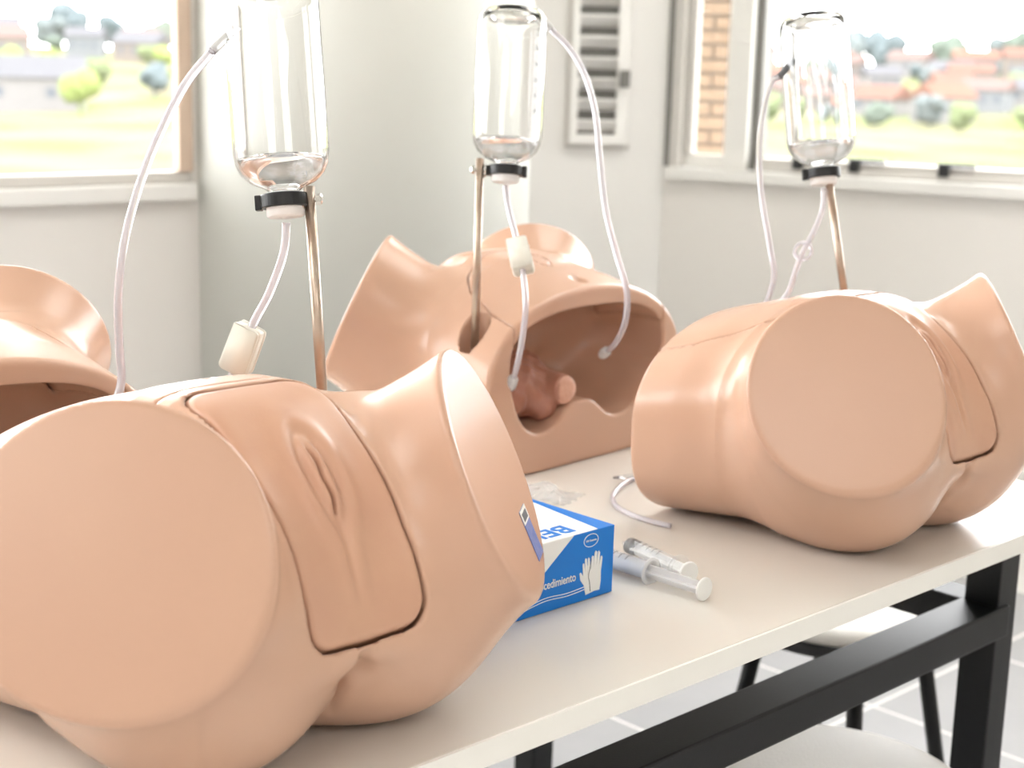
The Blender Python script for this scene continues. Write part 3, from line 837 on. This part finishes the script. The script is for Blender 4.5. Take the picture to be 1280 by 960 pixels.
letters('Procedimiento', 0.0118, Matrix(((0.83, 0, 0, -0.1120), (0, 0, -1, -0.0006), (0, 1, 0, 0.024), (0, 0, 0, 1))), 'box_white', 'lettering', 0.0001)
letters('100 Guantes', 0.0030, Matrix(((1, 0, 0, -0.0415), (0, 0, -1, -0.0006), (0, 1, 0, 0.0596), (0, 0, 0, 1))), 'box_white', 'lettering')
el = [k * math.pi / 16 for k in range(33)]
bm = tube([(-0.0335 + 0.0100 * math.cos(a), -0.0003, 0.0605 + 0.0064 * math.sin(a)) for a in el], 0.0004, 6, 2)
obj('oval_badge', bm, 'box_white', gb)
def glove_pts(cx, cz, sc, lean, flip=1):
    P = [(-0.5, 0.0), (-0.62, 0.9), (-0.98, 1.5), (-1.02, 2.1), (-0.86, 2.15), (-0.62, 1.75), (-0.60, 2.7), (-0.52, 2.85), (-0.40, 2.8), (-0.34, 1.95), (-0.28, 3.05), (-0.18, 3.2), (-0.06, 3.1), (-0.03, 2.0),
         (0.08, 3.05), (0.18, 3.15), (0.28, 3.0), (0.26, 1.9), (0.42, 2.65), (0.53, 2.7), (0.60, 2.55), (0.52, 1.5), (0.58, 0.7), (0.5, 0.0)]
    out = []
    for x, z in P:
        x *= flip
        out.append((cx + (x * math.cos(lean) + z * math.sin(lean)) * sc, cz + (z * math.cos(lean) - x * math.sin(lean)) * sc))
    return out
on_front(glove_pts(-0.0330, 0.0065, 0.0118, -0.14), 'box_white', 'glove_print', -0.0005, 0.0003)
on_front(glove_pts(-0.0260, 0.0075, 0.0128, 0.05, 1), 'box_white', 'glove_print', -0.0008, 0.0003)
cv = [(-0.0330, -0.0009, 0.0085), (-0.0345, -0.0009, 0.018), (-0.0362, -0.0009, 0.025), (-0.0340, -0.0009, 0.034), (-0.0330, -0.0009, 0.042)]
obj('glove_outline', tube(cv, 0.0003, 6, 6), 'print_grey', gb)
for dz in (0.0, 0.0028):
    obj('swirl_line', tube([(-GL + 0.002, -0.0002, 0.004 + dz), (-0.17, -0.0002, 0.004 + dz), (-0.13, -0.0002, 0.0075 + dz), (-0.095, -0.0002, 0.012 + dz), (-0.065, -0.0002, 0.0105 + dz), (-0.036, -0.0002, 0.012 + dz)], 0.00045, 6, 8), 'box_white', gb)

# ------------------------------------------------------------------ syringes
def syringe(thumb, dirv, gap, label, clear=True, barrel=0.085):
    d = Vector((dirv[0], dirv[1], 0)).normalized()       # from thumb rest towards the tip
    t = empty('syringe', (thumb[0], thumb[1], TZ)); tag(t, label, 'syringe', 'plastic syringes beside the glove box')
    rb, rf = 0.0098, 0.0120
    mt = Matrix(((-d.y, 0, d.x, 0), (d.x, 0, d.y, 0), (0, 1, 0, rf + 0.0004), (0, 0, 0, 1)))
    f0 = gap                                            # position of the barrel flange
    obj('barrel', lathe([(rb - 0.0009, f0), (rb + 0.0046, f0 - 0.0002), (rb + 0.0046, f0 + 0.0018), (rb, f0 + 0.003), (rb, f0 + barrel), (rb - 0.003, f0 + barrel + 0.003), (0.0025, f0 + barrel + 0.004), (0.0022, f0 + barrel + 0.012),
                         (0.0012, f0 + barrel + 0.012), (0.0014, f0 + barrel + 0.003), (rb - 0.002, f0 + barrel), (rb - 0.0009, f0 + barrel - 0.003)], 32, mtx=mt, closed=True), 'thin_clear' if clear else 'thin_milky', t, True)
    pl = bmesh.new(); L = 0.092
    for k in (0, 1):
        box(pl, (-0.0072 if k == 0 else -0.0008, -0.0008 if k == 0 else -0.0072, 0.001), (0.0072 if k == 0 else 0.0008, 0.0008 if k == 0 else 0.0072, L))
    pl.transform(mt)
    p = obj('plunger', pl, 'white_plastic' if clear else 'thin_milky', t)
    obj('thumb_rest', lathe([(0, -0.0012), (rf - 0.001, -0.0012), (rf, -0.0004), (rf, 0.001), (rf - 0.001, 0.0016), (0, 0.0016)], 32, mtx=mt), 'white_plastic', t)
    obj('piston', lathe([(0, L), (rb - 0.0013, L), (rb - 0.0013, L + 0.003), (rb - 0.0022, L + 0.0045), (rb - 0.0013, L + 0.006), (rb - 0.0013, L + 0.009), (0, L + 0.0115)], 24, mtx=mt), 'rubber', t, True)
    for q in range(6):
        a = math.pi * 0.5
        bm = tube([Vector((rb * math.cos(v) * 1.004, rb * math.sin(v) * 1.004, f0 + 0.03 + q * 0.009)) for v in [math.pi * (0.25 + 0.05 * k) for k in range(7)]], 0.0003, 5, 1)
        bm.transform(mt); obj('scale_mark', bm, 'rubber', t)
syringe((0.194, 1.422), (-0.70, 0.71), 0.068, 'white translucent syringe with pulled-out plunger at the box corner', False)
syringe((0.184, 1.470), (-0.53, 0.85), 0.016, 'clear syringe with black piston lying behind the other syringe', True)

# ------------------------------------------------------------------ clear bag and coiled tube on the table
random.seed(4)
bm = bmesh.new(); nx, ny = 15, 11
g = []
for i in range(nx):
    g.append([])
    for j in range(ny):
        u, v = i / (nx - 1), j / (ny - 1)
        e = min(u, 1 - u, v, 1 - v)
        hgt = 0.001 + (0.012 * min(1, e * 5)) * (0.55 + 0.45 * random.random()) * (0.6 + 0.4 * math.sin(9 * u + 5 * v))
        g[-1].append(bm.verts.new((-0.045 + 0.09 * u + 0.006 * (random.random() - 0.5), -0.03 + 0.06 * v + 0.006 * (random.random() - 0.5), hgt)))
for i in range(nx - 1):
    for j in range(ny - 1):
        bm.faces.new((g[i][j], g[i + 1][j], g[i + 1][j + 1], g[i][j + 1]))
bmesh.ops.solidify(bm, geom=bm.faces[:], thickness=0.0005)
bag = obj('plastic_bag', bm, 'bag'); bag.location = (0.040, 1.786, TZ + 0.0006); bag.rotation_euler = (0, 0, -0.5)
tag(bag, 'crumpled clear plastic wrapper on the table behind the glove box', 'plastic bag')
tb = tube([(0.2114, 1.8684, 0.760), (0.1796, 1.8806, 0.7545), (0.1480, 1.8466, 0.7538), (0.1270, 1.7850, 0.7538), (0.1270, 1.7380, 0.7538), (0.1420, 1.7020, 0.7538), (0.1640, 1.6760, 0.7538), (0.184, 1.660, 0.7538)], 0.0032, 10, 10)
tag(obj('coiled_tube', tb, 'tube', None, True), 'clear tube coiled on the table left of the right manikin', 'tube')
cn = empty('tube_connector', (0.158, 1.870, TZ)); tag(cn, 'clear plastic connector lying beside the coiled tube', 'connector')
obj('spike', lathe([(0, 0), (0.0012, 0.0), (0.0035, 0.02), (0.0045, 0.03), (0.0045, 0.034), (0, 0.034)], 14, mtx=align((1, 0.25, 0), (-0.027, -0.012, 0.0052))), 'clear', cn, True)
obj('hub', lathe([(0, 0), (0.007, 0), (0.007, 0.003), (0.005, 0.004), (0.005, 0.02), (0.0072, 0.021), (0.0072, 0.025), (0, 0.025)], 16, mtx=align((0.7, 0.3, 0.35), (0.006, -0.004, 0.0068))), 'milky', cn, True)

# ------------------------------------------------------------------ outdoors
random.seed(11)
def zh(r):
    return float(np.interp(r, [6, 60, 120, 180, 260, 340, 420, 480, 560], [-10, -9, -7.6, -7.2, -6.0, -2.5, 1.2, 3.0, 4.0]))
bm = bmesh.new()
rs = list(range(8, 60, 10)) + list(range(60, 570, 20)); azs = [math.radians(a) for a in range(-75, 96, 3)]
gr = [[bm.verts.new((r * math.sin(a), r * math.cos(a), zh(r) + (1.2 * math.sin(a * 9 + r * 0.01) * min(1, r / 300)))) for a in azs] for r in rs]
for i in range(len(rs) - 1):
    for j in range(len(azs) - 1):
        bm.faces.new((gr[i][j], gr[i][j + 1], gr[i + 1][j + 1], gr[i + 1][j]))
tag(obj('ground', bm, 'meadow', None, True), kind='structure')
def place(r, azd): 
    a = math.radians(azd); return (r * math.sin(a), r * math.cos(a), zh(r) + 1.2 * math.sin(a * 9 + r * 0.01) * min(1, r / 300))
tree_mes = []
for k in range(5):
    bm = bmesh.new()
    for q in range(7):
        c = Vector((random.uniform(-1, 1), random.uniform(-1, 1), random.uniform(0, 1.6)))
        r = random.uniform(0.9, 1.5)
        bmesh.ops.create_icosphere(bm, subdivisions=2, radius=r, matrix=Matrix.Translation(c + Vector((0, 0, 1.7))))
    for v in bm.verts: v.co += Vector((random.uniform(-.12, .12), random.uniform(-.12, .12), random.uniform(-.12, .12)))
    tube([(0, 0, -0.4), (0.05, 0, 1.6)], 0.18, 8, smooth_path=False, bm=bm)
    me = bpy.data.meshes.new('tree'); bm.to_mesh(me); bm.free(); me.materials.append(M['leaf%d' % k]); tree_mes.append(me)
TONE = ['olive green', 'mid green', 'blue-grey', 'lime green', 'pale grey-green']  # tone words follow the haze-greyed tree colours
ROOF = ['brick-red', 'pinkish', 'grey', 'orange']
def tree(r, az, sc, k, label, group):
    label = label.replace('tree', TONE[k] + ' tree', 1)
    o = obj('tree', tree_mes[k]); o.location = place(r, az); o.scale = (sc, sc, sc * random.uniform(0.8, 1.1)); o.rotation_euler = (0, 0, random.uniform(0, 6))
    tag(o, label, 'tree', group)
def house(r, az, wx, wy, h, wk, rk, rot, label, group):
    label = label.replace('tiled', ROOF[rk] + ' tiled').replace('small pale house', 'small pale house with %s roof' % ROOF[rk])
    t = empty('house', place(r, az), rot); tag(t, label, 'house', group)
    obj('wall', bbox((-wx / 2, -wy / 2, -2.0), (wx / 2, wy / 2, h)), 'hw%d' % wk, t)
    bm = bmesh.new(); o = 0.5; rh = 0.32 * wy
    v = [bm.verts.new(p) for p in ((-wx / 2 - o, -wy / 2 - o, h), (wx / 2 + o, -wy / 2 - o, h), (wx / 2 + o, wy / 2 + o, h), (-wx / 2 - o, wy / 2 + o, h), (-wx / 2 - o, 0, h + rh), (wx / 2 + o, 0, h + rh))]
    for f in ((0, 1, 5, 4), (2, 3, 4, 5), (0, 4, 3), (1, 2, 5), (0, 3, 2, 1)): bm.faces.new([v[i] for i in f])
    obj('roof', bm, 'hr%d' % rk, t)
    for q in range(3):
        x = (-0.3 + 0.3 * q) * wx
        obj('window', bbox((x - 0.6, -wy / 2 - 0.06, h * 0.45), (x + 0.6, -wy / 2 + 0.05, h * 0.45 + 1.3)), 'hwin', t)
spots = []
def free(r0, r1, a0, a1, rad):
    for _ in range(400):
        r, az = random.uniform(r0, r1), random.uniform(a0, a1)
        x, y, z = place(r, az)
        if all((x - p[0]) ** 2 + (y - p[1]) ** 2 > (rad + p[2]) ** 2 for p in spots):
            spots.append((x, y, rad)); return r, az
    return None
LW, RW = 'seen through the left window', 'seen through the right window'
house(*(240, -18.6), 24, 10, 5, 0, 2, 0.3, 'long white building at the left edge beyond the left window', None)
x, y, z = place(240, -18.6); spots.append((x, y, 14))
for i in range(9):
    p = free(330, 470, -20, -10, 9)
    if p: house(*p, random.uniform(8, 13), random.uniform(7, 9), random.uniform(3.5, 6), random.choice([0, 1, 3]), random.choice([1, 2, 1]), random.uniform(-0.5, 0.5) + 0.3,
                'small pale house on the slope ' + LW, 'houses beyond the left window')
for i in range(24):
    p = free(280, 470, 8, 20, 7.5)
    if p: house(*p, random.uniform(7, 11), random.uniform(6, 8), random.uniform(3, 6), random.choice([0, 0, 1, 2, 3]), random.choice([0, 1, 2, 3, 1]), random.uniform(-0.6, 0.6) - 0.2,
                'small house with tiled roof on the slope ' + RW, 'houses beyond the right window')
for i in range(12):
    p = free(440, 520, -21, -9, 6)
    if p: tree(*p, random.uniform(2.4, 3.0), random.choice([0, 2, 4]), 'taller tree on the skyline ' + LW, 'skyline trees beyond the left window')
for i in range(14):
    p = free(440, 520, 8, 21, 6)
    if p: tree(*p, random.uniform(2.4, 3.0), random.choice([0, 2, 4]), 'taller tree on the skyline ' + RW, 'skyline trees beyond the right window')
for i in range(30):
    p = free(220, 440, -21, -9, 4.2)
    if p: tree(*p, random.uniform(1.0, 1.6), random.choice([0, 1, 3, 3, 2]), 'blurred tree on the slope ' + LW, 'trees beyond the left window')
for i in range(28):
    p = free(250, 440, 8, 21, 4.2)
    if p: tree(*p, random.uniform(0.9, 1.5), random.choice([0, 2, 4, 4, 1]), 'blurred tree on the slope ' + RW, 'trees beyond the right window')

# neighbouring brick pier outside the narrow pane
pier = tag(obj('wall_outer', bbox((0.46, 5.215, 0.0), (0.80, 5.45, 2.6)), 'mortar'), kind='structure')
bme = None
for c in range(34):
    for q in range(-1, 4):
        x0 = 0.46 + q * 0.125 + (0.0625 if c % 2 else 0.0); x1 = x0 + 0.118
        x0, x1 = max(x0, 0.46), min(x1, 0.80)
        if x1 - x0 < 0.02: continue
        zb = 0.7 + c * 0.047
        obj('brick', bbox((x0, 5.203, zb), (x1, 5.23, zb + 0.039), 0.002), 'brick', pier)
